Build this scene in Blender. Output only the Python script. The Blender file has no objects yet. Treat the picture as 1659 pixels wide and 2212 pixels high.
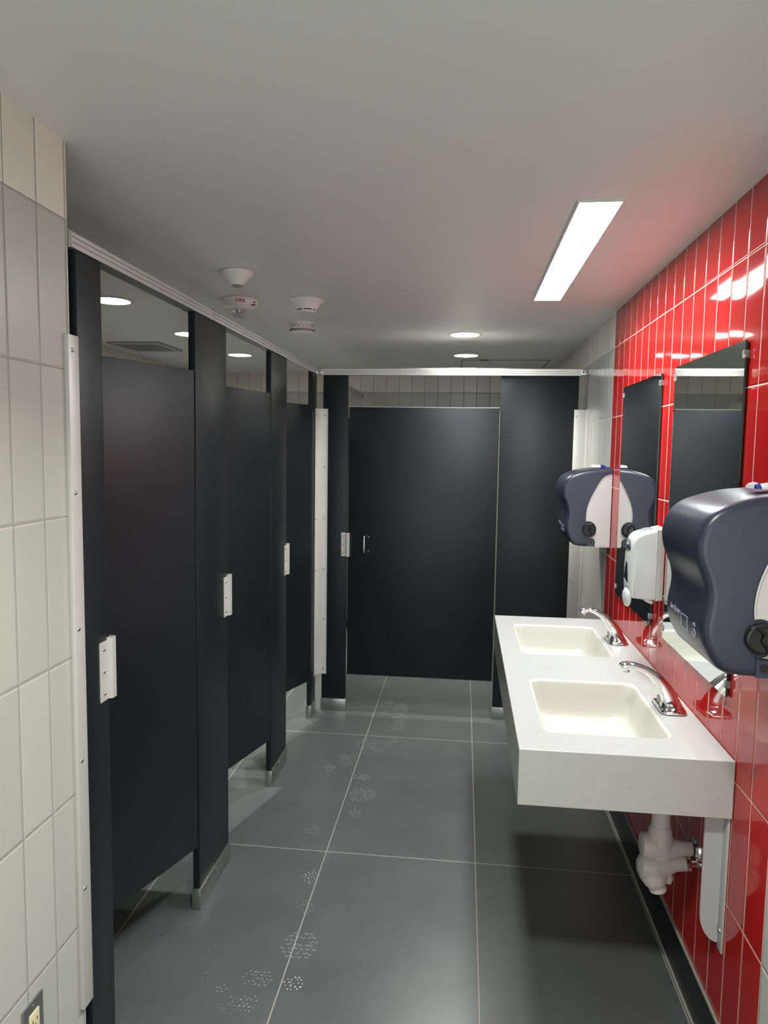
import bpy, bmesh, math, random
from mathutils import Vector, Matrix
random.seed(7)
S = bpy.context.scene
C = S.collection
PI = math.pi

# ------------------------------------------------------------------ camera
cam = bpy.data.cameras.new('camera')
cam.sensor_fit = 'VERTICAL'; cam.sensor_height = 24.0
cam.lens = 24.0 * 1534.0 / 2212.0
cam.clip_start = 0.02
co = bpy.data.objects.new('camera', cam); C.objects.link(co)
Rm = Matrix(((0.993604, -0.024345, 0.110269), (0.111972, 0.085834, -0.989997), (0.014637, 0.996012, 0.088011)))
co.matrix_world = Matrix.Translation((0, 0, 1.66)) @ Rm.to_4x4()
S.camera = co

# ------------------------------------------------------------------ world, lights' strengths, exposure
w = bpy.data.worlds.new('World'); S.world = w; w.use_nodes = True
w.node_tree.nodes['Background'].inputs[0].default_value = (0.93, 1.0, 0.98, 1)   # added fill light, let in through the unseen opening in wall_front
w.node_tree.nodes['Background'].inputs[1].default_value = 2.7
S.view_settings.view_transform = 'Standard'
S.view_settings.look = 'None'
S.view_settings.gamma = 1.0
S.view_settings.exposure = 0.12
LINEAR = 34.0; LINEAR_W = 13.5     # diffuser glow, lamp watts of the recessed linear luminaire
DOWN = 30.0; DOWN_W = 13.0       # round downlights: diffuser glow, lamp watts
STALL = 30.0; STALL_W = 16.0     # round downlights over the stalls

CEIL = 2.34; XR = 0.715; XL = -0.911; XS = -2.47; YB = 6.40; YF = -2.0; YC = 1.575; XP = -0.905; YP = 4.333

# ------------------------------------------------------------------ materials
def newmat(name):
    m = bpy.data.materials.new(name); m.use_nodes = True
    return m, m.node_tree, m.node_tree.nodes['Principled BSDF']
def lin(c):
    return tuple((x/12.92 if x <= .04045 else ((x+.055)/1.055)**2.4) for x in c)
def pm(name, col, rough=.5, metal=0., spec=.5, noise=0., nscale=200., bump=0., bscale=300., coat=0., trans=0., ior=1.5, emis=None, estr=0):
    m, nt, b = newmat(name)
    b.inputs['Base Color'].default_value = (*col, 1)
    b.inputs['Roughness'].default_value = rough
    b.inputs['Metallic'].default_value = metal
    b.inputs['Specular IOR Level'].default_value = spec
    b.inputs['Coat Weight'].default_value = coat
    b.inputs['Coat Roughness'].default_value = .05
    b.inputs['Transmission Weight'].default_value = trans
    b.inputs['IOR'].default_value = ior
    N = nt.nodes; L = nt.links
    if emis:
        b.inputs['Emission Color'].default_value = (*emis, 1); b.inputs['Emission Strength'].default_value = estr
    if noise or bump:
        tc = N.new('ShaderNodeTexCoord')
    if noise:
        n = N.new('ShaderNodeTexNoise'); n.inputs['Scale'].default_value = nscale; n.inputs['Detail'].default_value = 3
        L.new(tc.outputs['Object'], n.inputs['Vector'])
        mr = N.new('ShaderNodeMapRange'); mr.inputs[1].default_value = .3; mr.inputs[2].default_value = .7
        mr.inputs[3].default_value = 1-noise; mr.inputs[4].default_value = 1+noise
        L.new(n.outputs[0], mr.inputs[0])
        mx = N.new('ShaderNodeVectorMath'); mx.operation = 'SCALE'; mx.inputs[0].default_value = col
        L.new(mr.outputs[0], mx.inputs['Scale']); L.new(mx.outputs[0], b.inputs['Base Color'])
    if bump:
        n2 = N.new('ShaderNodeTexNoise'); n2.inputs['Scale'].default_value = bscale; n2.inputs['Detail'].default_value = 2
        L.new(tc.outputs['Object'], n2.inputs['Vector'])
        bp = N.new('ShaderNodeBump'); bp.inputs['Strength'].default_value = bump; bp.inputs['Distance'].default_value = .001
        L.new(n2.outputs[0], bp.inputs['Height']); L.new(bp.outputs[0], b.inputs['Normal'])
    return m

def tile_mat(name, axis, u0, tw, z0, th, col, col_top=None, grout=(.5, .48, .44), rough=.3, gw=.0035, red=None, red_grout=None,
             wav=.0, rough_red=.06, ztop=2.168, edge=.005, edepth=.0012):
    """running tile grid laid out in metres; red=(y0,y1) switches the glaze between two edges of the wall"""
    m, nt, b = newmat(name); N = nt.nodes; L = nt.links
    geo = N.new('ShaderNodeNewGeometry'); sep = N.new('ShaderNodeSeparateXYZ'); L.new(geo.outputs['Position'], sep.inputs[0])
    def M(op, a, b_=None, c=None):
        n = N.new('ShaderNodeMath'); n.operation = op
        for i, v in enumerate((a, b_, c)):
            if v is None: continue
            if isinstance(v, (int, float)): n.inputs[i].default_value = v
            else: L.new(v, n.inputs[i])
        return n.outputs[0]
    U = sep.outputs[axis]; V = sep.outputs['Z']
    u = M('DIVIDE', M('SUBTRACT', U, u0), tw); v = M('DIVIDE', M('SUBTRACT', V, z0), th)
    fu = M('FRACT', u); fv = M('FRACT', v)
    du = M('MULTIPLY', M('MINIMUM', fu, M('SUBTRACT', 1.0, fu)), tw)
    dv = M('MULTIPLY', M('MINIMUM', fv, M('SUBTRACT', 1.0, fv)), th)
    d = M('MINIMUM', du, dv)
    mk = N.new('ShaderNodeMapRange'); mk.interpolation_type = 'SMOOTHSTEP'
    mk.inputs[1].default_value = gw*.5-.0006; mk.inputs[2].default_value = gw*.5+.0006; L.new(d, mk.inputs[0])
    hb = N.new('ShaderNodeMapRange'); hb.interpolation_type = 'SMOOTHSTEP'
    hb.inputs[1].default_value = gw*.5-.0005; hb.inputs[2].default_value = gw*.5+edge; L.new(d, hb.inputs[0])
    cell = N.new('ShaderNodeCombineXYZ'); L.new(M('FLOOR', u), cell.inputs[0]); L.new(M('FLOOR', v), cell.inputs[1])
    wn = N.new('ShaderNodeTexWhiteNoise'); L.new(cell.outputs[0], wn.inputs['Vector'])
    def mixc(f, a, c):
        n = N.new('ShaderNodeMix'); n.data_type = 'RGBA'
        for i, v_ in ((0, f), (6, a), (7, c)):
            if isinstance(v_, tuple): n.inputs[i].default_value = (*v_, 1)
            elif isinstance(v_, (int, float)): n.inputs[i].default_value = v_
            else: L.new(v_, n.inputs[i])
        return n.outputs[2]
    tcol = col; gcol = grout; r = rough
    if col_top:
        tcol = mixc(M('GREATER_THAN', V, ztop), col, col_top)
    if red:
        inr = M('MULTIPLY', M('GREATER_THAN', sep.outputs['Y'], red[0]), M('LESS_THAN', sep.outputs['Y'], red[1]))
        tcol = mixc(inr, tcol, red[2]); gcol = mixc(inr, grout, red_grout)
        r = M('ADD', M('MULTIPLY', inr, rough_red-rough), rough)
    tint = N.new('ShaderNodeMapRange'); tint.inputs[3].default_value = .95; tint.inputs[4].default_value = 1.05; L.new(wn.outputs['Value'], tint.inputs[0])
    sc = N.new('ShaderNodeVectorMath'); sc.operation = 'SCALE'
    if isinstance(tcol, tuple): sc.inputs[0].default_value = tcol
    else: L.new(tcol, sc.inputs[0])
    L.new(tint.outputs[0], sc.inputs['Scale'])
    L.new(mixc(mk.outputs[0], gcol, sc.outputs[0]), b.inputs['Base Color'])
    rr = N.new('ShaderNodeMix'); rr.data_type = 'FLOAT'; L.new(mk.outputs[0], rr.inputs[0]); rr.inputs[2].default_value = .8
    if isinstance(r, float): rr.inputs[3].default_value = r
    else: L.new(r, rr.inputs[3])
    L.new(rr.outputs[0], b.inputs['Roughness'])
    bp = N.new('ShaderNodeBump'); bp.inputs['Strength'].default_value = 1; bp.inputs['Distance'].default_value = edepth
    L.new(hb.outputs[0], bp.inputs['Height']); last = bp.outputs[0]
    if wav:
        # gentle waviness of the glaze, different on every tile
        off = N.new('ShaderNodeVectorMath'); off.operation = 'MULTIPLY_ADD'; L.new(wn.outputs['Color'], off.inputs[0]); off.inputs[1].default_value = (9, 9, 9)
        L.new(geo.outputs['Position'], off.inputs[2])
        n = N.new('ShaderNodeTexNoise'); n.inputs['Scale'].default_value = 7; n.inputs['Detail'].default_value = 0
        L.new(off.outputs[0], n.inputs['Vector'])
        b2 = N.new('ShaderNodeBump'); b2.inputs['Strength'].default_value = 1; b2.inputs['Distance'].default_value = wav
        L.new(n.outputs[0], b2.inputs['Height']); L.new(last, b2.inputs['Normal']); last = b2.outputs[0]
    if red:
        # every tile was set a touch out of plane
        wc = N.new('ShaderNodeSeparateColor'); L.new(wn.outputs['Color'], wc.inputs[0])
        hu = M('MULTIPLY', M('SUBTRACT', wc.outputs[0], .5), M('MULTIPLY', fu, tw*.030))
        hv = M('MULTIPLY', M('SUBTRACT', wc.outputs[1], .5), M('MULTIPLY', fv, th*.012))
        b3 = N.new('ShaderNodeBump'); b3.inputs['Strength'].default_value = 1; b3.inputs['Distance'].default_value = 1
        L.new(M('MULTIPLY', M('ADD', hu, hv), mk.outputs[0]), b3.inputs['Height']); L.new(last, b3.inputs['Normal']); last = b3.outputs[0]
    L.new(last, b.inputs['Normal'])
    return m

def floor_mat():
    m, nt, b = newmat('floor_porcelain'); N = nt.nodes; L = nt.links
    geo = N.new('ShaderNodeNewGeometry'); sep = N.new('ShaderNodeSeparateXYZ'); L.new(geo.outputs['Position'], sep.inputs[0])
    def M(op, a, b_=None):
        n = N.new('ShaderNodeMath'); n.operation = op
        for i, v in enumerate((a, b_)):
            if v is None: continue
            if isinstance(v, (int, float)): n.inputs[i].default_value = v
            else: L.new(v, n.inputs[i])
        return n.outputs[0]
    ds = []
    for ax, o, t in (('X', -.526, .6105), ('Y', 2.760, 1.208)):
        f = M('FRACT', M('DIVIDE', M('SUBTRACT', sep.outputs[ax], o), t))
        ds.append(M('MULTIPLY', M('MINIMUM', f, M('SUBTRACT', 1.0, f)), t))
    d = M('MINIMUM', ds[0], ds[1])
    mk = N.new('ShaderNodeMapRange'); mk.inputs[1].default_value = .0014; mk.inputs[2].default_value = .0024; L.new(d, mk.inputs[0])
    n1 = N.new('ShaderNodeTexNoise'); n1.inputs['Scale'].default_value = 3.5; n1.inputs['Detail'].default_value = 6; n1.inputs['Roughness'].default_value = .65
    L.new(geo.outputs['Position'], n1.inputs['Vector'])
    cr = N.new('ShaderNodeValToRGB'); cr.color_ramp.elements[0].position = .3; cr.color_ramp.elements[1].position = .72
    cr.color_ramp.elements[0].color = (.090, .099, .100, 1); cr.color_ramp.elements[1].color = (.116, .127, .128, 1)
    L.new(n1.outputs[0], cr.inputs[0])
    mx = N.new('ShaderNodeMix'); mx.data_type = 'RGBA'; L.new(mk.outputs[0], mx.inputs[0]); mx.inputs[6].default_value = (.42, .40, .34, 1)
    L.new(cr.outputs[0], mx.inputs[7]); L.new(mx.outputs[2], b.inputs['Base Color'])
    n2 = N.new('ShaderNodeTexNoise'); n2.inputs['Scale'].default_value = 6; n2.inputs['Detail'].default_value = 5; L.new(geo.outputs['Position'], n2.inputs['Vector'])
    rg = N.new('ShaderNodeMapRange'); rg.inputs[3].default_value = .26; rg.inputs[4].default_value = .38; L.new(n2.outputs[0], rg.inputs[0]); L.new(rg.outputs[0], b.inputs['Roughness'])
    n3 = N.new('ShaderNodeTexNoise'); n3.inputs['Scale'].default_value = 120; n3.inputs['Detail'].default_value = 3; L.new(geo.outputs['Position'], n3.inputs['Vector'])
    bp = N.new('ShaderNodeBump'); bp.inputs['Strength'].default_value = .15; bp.inputs['Distance'].default_value = .0006
    L.new(n3.outputs[0], bp.inputs['Height'])
    b2 = N.new('ShaderNodeBump'); b2.inputs['Strength'].default_value = .6; b2.inputs['Distance'].default_value = .0008
    L.new(mk.outputs[0], b2.inputs['Height']); L.new(bp.outputs[0], b2.inputs['Normal']); L.new(b2.outputs[0], b.inputs['Normal'])
    return m

GREY = (.53, .53, .475); GREYT = (.86, .80, .74)  # GREYT: lighter top tile row, with reflected pink light put into its colour
GROUT_G = (.34, .325, .29)
m_floor = floor_mat()
m_dust = pm('dry_shoe_dust', (.62, .66, .63), .8)
m_ceil = pm('ceiling_paint', (.84, .85, .82), .42, spec=.35, bump=.10, bscale=220)
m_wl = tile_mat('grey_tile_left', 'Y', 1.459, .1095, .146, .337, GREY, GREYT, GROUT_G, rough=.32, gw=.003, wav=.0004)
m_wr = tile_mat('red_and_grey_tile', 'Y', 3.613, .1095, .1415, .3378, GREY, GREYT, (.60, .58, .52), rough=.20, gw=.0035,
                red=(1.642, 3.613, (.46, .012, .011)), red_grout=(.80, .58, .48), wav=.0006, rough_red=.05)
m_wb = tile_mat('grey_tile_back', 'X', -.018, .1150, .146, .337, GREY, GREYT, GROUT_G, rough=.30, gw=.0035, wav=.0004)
m_base = pm('dark_base_tile', (.012, .013, .015), .3)
m_caulk = pm('pale_caulk', (.34, .34, .30), .28)
m_part = pm('black_partition_plastic', (.0105, .0130, .0168), .40, spec=.36, bump=.30, bscale=420)
m_edge = pm('black_partition_edge', (.012, .016, .022), .5)
m_alu = pm('satin_aluminium', (.62, .61, .585), .36, metal=.85)
m_alu2 = pm('brushed_steel', (.60, .59, .56), .38, metal=.9)
m_shoe = pm('steel_shoe', (.42, .42, .40), .30, metal=.9)
m_chan = pm('clear_anodised_channel', (.68, .66, .62), .42, metal=.25)
m_screw = pm('screw_steel', (.55, .55, .55), .15, metal=1)
m_chrome = pm('chrome', (.78, .79, .80), .035, metal=1)
m_mirror = pm('mirror_silver', (.80, .84, .82), .0, metal=1)
m_medge = pm('mirror_glass_edge', (.02, .07, .06), .1)
m_solid = pm('white_solid_surface', (.465, .46, .43), .30, noise=.02, nscale=60)
m_bowl = pm('cream_basin', (.60, .58, .51), .34)
m_smoke = pm('smoked_blue_plastic', (.027, .027, .050), .33, spec=.55, bump=.12, bscale=500, coat=.0)
m_dwhite = pm('dispenser_grey_white', (.52, .49, .47), .45)
m_knob = pm('black_knob', (.010, .010, .011), .25)
m_soap = pm('soap_white', (.60, .60, .575), .22)
m_soapb = pm('soap_back_grey', (.50, .52, .48), .22)
m_dark = pm('dark_inset', (.015, .015, .017), .25)
m_ink = pm('black_ink', (.02, .02, .025), .5)
m_pale = pm('pale_print', (.30, .33, .40), .5)
m_redink = pm('red_print', (.55, .01, .02), .5)
m_devw = pm('white_device_plastic', (.88, .86, .82), .3)
m_clear = pm('clear_lens', (.9, .9, .9), .03, trans=.95, ior=1.45)
m_lens = pm('grey_lens', (.30, .31, .30), .25)
m_pvc = pm('offwhite_pipe_cover', (.60, .54, .50), .42)
m_brk = pm('grey_painted_bracket', (.42, .42, .42), .35)
m_vent = pm('ceiling_vent_white', (.50, .50, .47), .45)
m_ventd = pm('vent_dark', (.10, .10, .10), .6)
m_ivory = pm('ivory_plastic', (.75, .68, .42), .3)
m_plate = pm('steel_plate', (.30, .30, .30), .32, metal=.8)
m_blue = pm('blue_plastic_film', (.02, .04, .30), .15)
m_white = pm('white_plastic_film', (.85, .86, .88), .12)
m_trimw = pm('fixture_trim_white', (.75, .75, .73), .4)
m_lin = pm('linear_diffuser', (.8, .8, .8), .4, emis=(.90, .98, 1.0), estr=LINEAR)
m_down = pm('downlight_diffuser', (.8, .8, .8), .4, emis=(.97, 1.0, .95), estr=DOWN)
m_stall = pm('stall_downlight_diffuser', (.8, .8, .8), .4, emis=(.97, 1.0, .95), estr=STALL)

# fine grey flecks in the solid surface top
def flecks(m):
    nt = m.node_tree; N = nt.nodes; L = nt.links; b = N['Principled BSDF']
    tc = N.new('ShaderNodeTexCoord'); vo = N.new('ShaderNodeTexVoronoi'); vo.inputs['Scale'].default_value = 62
    mp = N.new('ShaderNodeMapping'); mp.inputs['Scale'].default_value = (1, 1, .55)
    L.new(tc.outputs['Object'], mp.inputs[0]); L.new(mp.outputs[0], vo.inputs['Vector'])
    lt = N.new('ShaderNodeMath'); lt.operation = 'LESS_THAN'; lt.inputs[1].default_value = .09; L.new(vo.outputs['Distance'], lt.inputs[0])
    se = N.new('ShaderNodeSeparateColor'); L.new(vo.outputs['Color'], se.inputs[0])
    gt = N.new('ShaderNodeMath'); gt.operation = 'GREATER_THAN'; gt.inputs[1].default_value = .62; L.new(se.outputs[0], gt.inputs[0])
    mu = N.new('ShaderNodeMath'); mu.operation = 'MULTIPLY'; L.new(lt.outputs[0], mu.inputs[0]); L.new(gt.outputs[0], mu.inputs[1])
    src = b.inputs['Base Color'].links[0].from_socket
    mx = N.new('ShaderNodeMix'); mx.data_type = 'RGBA'; L.new(mu.outputs[0], mx.inputs[0]); L.new(src, mx.inputs[6]); mx.inputs[7].default_value = (.33, .31, .27, 1)
    L.new(mx.outputs[2], b.inputs['Base Color'])
flecks(m_solid)

# ------------------------------------------------------------------ mesh helpers
def NB(): return bmesh.new()
def box(bm, x0, x1, y0, y1, z0, z1, bev=0., seg=2, mi=0):
    r = bmesh.ops.create_cube(bm, size=1)
    vs = r['verts']
    bmesh.ops.scale(bm, vec=(x1-x0, y1-y0, z1-z0), verts=vs)
    bmesh.ops.translate(bm, vec=((x0+x1)/2, (y0+y1)/2, (z0+z1)/2), verts=vs)
    fs = set(f for v in vs for f in v.link_faces)
    for f in fs: f.material_index = mi
    if bev:
        es = list(set(e for v in vs for e in v.link_edges))
        bmesh.ops.bevel(bm, geom=es, offset=bev, segments=seg, affect='EDGES', profile=.5)
    return bm
def cyl(bm, c, r, h, axis='Z', seg=24, r2=None, bev=0):
    """cylinder or cone starting at c and running +h along the axis"""
    q = bmesh.ops.create_cone(bm, cap_ends=True, segments=seg, radius1=r, radius2=r if r2 is None else r2, depth=abs(h))
    vs = q['verts']
    bmesh.ops.translate(bm, vec=(0, 0, abs(h)/2), verts=vs)
    if h < 0: bmesh.ops.transform(bm, matrix=Matrix.Rotation(PI, 4, 'X'), verts=vs)
    if axis == 'X': bmesh.ops.transform(bm, matrix=Matrix.Rotation(PI/2, 4, 'Y'), verts=vs)
    if axis == 'Y': bmesh.ops.transform(bm, matrix=Matrix.Rotation(-PI/2, 4, 'X'), verts=vs)
    bmesh.ops.translate(bm, vec=c, verts=vs)
    return bm
def loft(bm, rings, cap=True, closed=True, mi=0):
    vr = [[bm.verts.new(p) for p in r] for r in rings]
    n = len(vr[0])
    for a, b in zip(vr[:-1], vr[1:]):
        for i in range(n if closed else n-1):
            j = (i+1) % n
            f = bm.faces.new((a[i], a[j], b[j], b[i])); f.material_index = mi
    if cap and closed:
        f = bm.faces.new(vr[0][::-1]); f.material_index = mi
        f = bm.faces.new(vr[-1]); f.material_index = mi
    return vr
def lathe(bm, prof, c, seg=40):
    """profile of (radius, z) turned about the vertical through c"""
    rings = []
    for r, z in prof:
        rings.append([(c[0]+r*math.cos(2*PI*i/seg), c[1]+r*math.sin(2*PI*i/seg), c[2]+z) for i in range(seg)])
    loft(bm, rings)
    return bm
def tube(bm, pts, r, seg=12, cap=True):
    pts = [Vector(p) for p in pts]; rings = []
    up = None
    for i, p in enumerate(pts):
        d = (pts[min(i+1, len(pts)-1)]-pts[max(i-1, 0)]).normalized()
        if up is None:
            up = Vector((0, 0, 1)) if abs(d.z) < .9 else Vector((1, 0, 0))
        a = d.cross(up).normalized(); up = a.cross(d).normalized()
        rr = r[i] if isinstance(r, (list, tuple)) else r
        rings.append([tuple(p+a*rr*math.cos(2*PI*k/seg)+up*rr*math.sin(2*PI*k/seg)) for k in range(seg)])
    loft(bm, rings, cap=cap)
    return bm
def prism_y(bm, prof, y0, y1, mi=0):
    """(x,z) outline extruded along y"""
    loft(bm, [[(x, y0, z) for x, z in prof], [(x, y1, z) for x, z in prof]], mi=mi); return bm
def prism_x(bm, prof, x0, x1, mi=0):
    """(y,z) outline extruded along x"""
    loft(bm, [[(x0, y, z) for y, z in prof], [(x1, y, z) for y, z in prof]], mi=mi); return bm
def dome(bm, c, r, h, axis, seg=14):
    """a small pan-head screw bulging along the signed axis"""
    ax = {'X': 0, 'Y': 1, 'Z': 2}[axis[-1]]; sg = -1 if axis[0] == '-' else 1
    rings = []
    for k in range(5):
        t = k/4*PI/2*.96
        rr = r*math.cos(t); hh = h*math.sin(t)
        ring = []
        for i in range(seg):
            a = 2*PI*i/seg; p = [0, 0, 0]
            o = [q for q in (0, 1, 2) if q != ax]
            p[o[0]] = rr*math.cos(a); p[o[1]] = rr*math.sin(a); p[ax] = sg*hh
            ring.append((c[0]+p[0], c[1]+p[1], c[2]+p[2]))
        rings.append(ring)
    loft(bm, rings); return bm
def rrect(x0, x1, y0, y1, r, n=6):
    pts = []
    for cx, cy, a0 in ((x1-r, y1-r, 0), (x0+r, y1-r, PI/2), (x0+r, y0+r, PI), (x1-r, y0+r, 1.5*PI)):
        for i in range(n+1):
            a = a0+PI/2*i/n; pts.append((cx+r*math.cos(a), cy+r*math.sin(a)))
    return pts
def inset_poly(p, d):
    """move every point of a closed outline inward by d along its averaged normal"""
    n = len(p); out = []
    area = sum(p[i][0]*p[(i+1) % n][1]-p[(i+1) % n][0]*p[i][1] for i in range(n))
    s = 1 if area > 0 else -1
    for i in range(n):
        a = Vector(p[i-1]); b = Vector(p[i]); c = Vector(p[(i+1) % n])
        e1 = (b-a).normalized(); e2 = (c-b).normalized()
        nn = Vector((-(e1.y+e2.y), e1.x+e2.x))
        nn = nn.normalized() if nn.length > 1e-6 else Vector((-e1.y, e1.x))
        out.append((b.x+nn.x*d*s, b.y+nn.y*d*s))
    return out
def catmull(pts, k=6, closed=False):
    P = [Vector(p) for p in pts]; n = len(P); out = []
    rng = range(n) if closed else range(n-1)
    for i in rng:
        p0 = P[(i-1) % n] if closed or i > 0 else P[i]*2-P[i+1]
        p1 = P[i]; p2 = P[(i+1) % n]
        p3 = P[(i+2) % n] if closed or i+2 < n else P[i+1]*2-P[i]
        for j in range(k):
            t = j/k
            out.append(tuple(.5*((2*p1)+(p2-p0)*t+(2*p0-5*p1+4*p2-p3)*t*t+(3*p1-p0-3*p2+p3)*t**3)))
    if not closed: out.append(tuple(P[-1]))
    return out
def root_loc(p):
    v = Vector((0, 0, 0))
    while p is not None:
        v += p.location; p = p.parent
    return v
def obj(name, bm, mat, parent=None, smooth=True, local=False, ang=.6):
    bmesh.ops.recalc_face_normals(bm, faces=bm.faces)
    if smooth:
        for f in bm.faces: f.smooth = True
        for e in bm.edges:
            if len(e.link_faces) == 2 and e.calc_face_angle(0) > ang: e.smooth = False
    me = bpy.data.meshes.new(name)
    off = Vector((0, 0, 0)) if local or parent is None else root_loc(parent)
    if parent is not None and not local:
        bmesh.ops.translate(bm, vec=-off, verts=bm.verts)
    bm.to_mesh(me); bm.free()
    for m in (mat if isinstance(mat, (list, tuple)) else [mat]): me.materials.append(m)
    o = bpy.data.objects.new(name, me); C.objects.link(o)
    if parent is not None: o.parent = parent
    return o
def thing(name, label, cat, loc, group=None):
    o = bpy.data.objects.new(name, None); C.objects.link(o); o.empty_display_size = .05
    o.location = loc; o['label'] = label; o['category'] = cat
    if group: o['group'] = group
    return o
def tag(o, label, cat, group=None):
    o['label'] = label; o['category'] = cat
    if group: o['group'] = group
    return o
def struct(name, bm, m, label=None, smooth=False):
    o = obj(name, bm, m, smooth=smooth); o['kind'] = 'structure'
    if label: o['label'] = label
    return o
def text_bm(body, size, M, extrude=.0004, bold=0.0, warp=None):
    cu = bpy.data.curves.new('lettering', 'FONT'); cu.body = body; cu.size = size; cu.extrude = extrude
    cu.align_x = 'CENTER'; cu.align_y = 'CENTER'; cu.offset = bold; cu.resolution_u = 3; cu.space_character = 1.12
    t = bpy.data.objects.new('lettering', cu); C.objects.link(t)
    bpy.context.view_layer.update()
    dg = bpy.context.evaluated_depsgraph_get()
    me = bpy.data.meshes.new_from_object(t.evaluated_get(dg))
    bm = NB(); bm.from_mesh(me)
    for v in bm.verts:
        if warp: v.co = Vector(warp(v.co))
        else: v.co = M @ v.co
    C.objects.unlink(t); bpy.data.objects.remove(t); bpy.data.curves.remove(cu); bpy.data.meshes.remove(me)
    return bm

# ------------------------------------------------------------------ setting
bm = NB(); box(bm, XS-.1, XR+.1, YF-.1, YB+.1, -.08, 0)
# dried shoe marks: small irregular dabs of dust on the tile surface
def dab(cx, cy, a, b, rot):
    n = 9; vs = []
    for i in range(n):
        t = 2*PI*i/n; k = random.uniform(.7, 1.15)
        x = a*k*math.cos(t); y = b*k*math.sin(t)
        vs.append(bm.verts.new((cx+x*math.cos(rot)-y*math.sin(rot), cy+x*math.sin(rot)+y*math.cos(rot), .0007)))
    f = bm.faces.new(vs); f.material_index = 1
def arc(cx, cy, r, rot, wd):
    n = 7; A = []; B = []
    for i in range(n):
        t = rot+PI*1.1*i/(n-1); ww = wd*math.sin(PI*(i+.4)/(n-.2))
        A.append(bm.verts.new((cx+(r+ww)*math.cos(t), cy+(r+ww)*math.sin(t), .0004)))
        B.append(bm.verts.new((cx+(r-ww*.3)*math.cos(t), cy+(r-ww*.3)*math.sin(t), .0004)))
    for i in range(n-1):
        f = bm.faces.new((A[i], A[i+1], B[i+1], B[i])); f.material_index = 1
PR = [(-0.488, 2.032, 0.036, 0.039, 'd'), (-0.507, 2.206, 0.062, 0.072, 'r'), (-0.532, 2.393, 0.035, 0.042, 's'), (-0.555, 2.581, 0.034, 0.043, 'd'),
 (-0.564, 2.749, 0.088, 0.068, 'f'), (-0.62, 2.917, 0.038, 0.039, 's'), (-0.453, 3.092, 0.035, 0.043, 'd'), (-0.45, 3.261, 0.065, 0.075, 'n'),
 (-0.472, 3.444, 0.039, 0.038, 'd'), (-0.657, 3.518, 0.035, 0.044, 'd'), (-0.588, 3.629, 0.052, 0.074, 's'), (-0.507, 3.851, 0.066, 0.078, 's'),
 (-0.443, 3.781, 0.032, 0.038, 's'), (-0.368, 3.899, 0.033, 0.059, 's'), (-0.563, 4.006, 0.068, 0.034, 'f'), (-0.356, 4.132, 0.041, 0.083, 's'),
 (-0.356, 4.258, 0.054, 0.057, 's'), (-0.37, 4.424, 0.05, 0.094, 'n'), (-0.451, 4.526, 0.032, 0.036, 'd'), (-0.457, 4.349, 0.027, 0.04, 'd'),
 (-0.402, 4.697, 0.055, 0.076, 's'), (-0.389, 4.861, 0.034, 0.041, 'f'), (-0.56, 4.962, 0.049, 0.076, 'f'), (-0.676, 4.975, 0.021, 0.035, 'f'),
 (0.1, 3.822, 0.043, 0.063, 'f'), (-0.605, 2.037, 0.055, 0.032, 's'), (-0.796, 2.021, 0.036, 0.024, 'f'), (-0.806, 2.115, 0.019, 0.021, 'f'),
 (-0.703, 1.984, 0.018, 0.023, 's'), (-0.605, 1.934, 0.029, 0.036, 's'), (-0.643, 1.922, 0.052, 0.042, 'f'), (-0.606, 4.477, 0.032, 0.053, 'f'),
 (-0.515, 4.124, 0.035, 0.045, 'f'), (-0.545, 2.57, 0.037, 0.036, 'f'), (-.9, 2.69, .014, .014, 'f')]
for cx, cy, rx, ry, t in PR:
    step = {'d': .0145, 'r': .021, 's': .015, 'n': .0135, 'f': .017}[t]
    k = 1
    for i in range(-8, 9):
        for j in range(-8, 9):
            x = (i+.5*(j % 2))*step; y = j*step*.9
            if (x/rx)**2+(y/ry)**2 > 1.02: continue
            keep = {'d': .92, 'r': .95, 's': .8, 'n': .92, 'f': .42}[t]
            if random.random() > keep: continue
            x += cx+random.uniform(-.0025, .0025); y += cy+random.uniform(-.0025, .0025)
            if t == 'd': dab(x, y, random.uniform(.0016, .0036), random.uniform(.0016, .0036), 0)
            elif t == 'r': arc(x, y, .0065, random.uniform(-.6, .6)+PI, .0011)
            elif t == 's': dab(x, y, random.uniform(.003, .0048), random.uniform(.0008, .0014), random.uniform(.2, .8))
            elif t == 'n': dab(x, y, random.uniform(.002, .0042), random.uniform(.001, .0022), random.uniform(-.2, .5))
            else: dab(x, y, random.uniform(.001, .0032), random.uniform(.0005, .0012), random.uniform(-.5, .9))
struct('floor', bm, [m_floor, m_dust], 'dark grey large-format tile floor with pale grout and dried shoe prints')
bm = NB(); box(bm, XS-.1, XR+.1, YF-.1, YB+.1, CEIL, CEIL+.1); struct('ceiling', bm, m_ceil, 'plain painted grey-white ceiling')
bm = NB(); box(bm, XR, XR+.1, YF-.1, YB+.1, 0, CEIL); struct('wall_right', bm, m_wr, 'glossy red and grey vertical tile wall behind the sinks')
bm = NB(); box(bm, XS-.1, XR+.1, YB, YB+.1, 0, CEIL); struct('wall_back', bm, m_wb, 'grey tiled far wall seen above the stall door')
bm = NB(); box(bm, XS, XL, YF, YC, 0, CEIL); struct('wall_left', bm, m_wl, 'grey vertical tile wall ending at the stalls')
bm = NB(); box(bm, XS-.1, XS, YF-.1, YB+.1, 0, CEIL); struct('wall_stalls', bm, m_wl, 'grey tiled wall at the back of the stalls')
bm = NB(); box(bm, XS-.1, XL, YF-.1, YF, 0, CEIL); box(bm, XL, XR+.1, YF-.1, YF, 2.20, CEIL); struct('wall_front', bm, m_wb, 'grey tiled wall behind the camera, with an unseen opening added for fill light')  # opening is added so the world light can brighten the room
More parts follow.
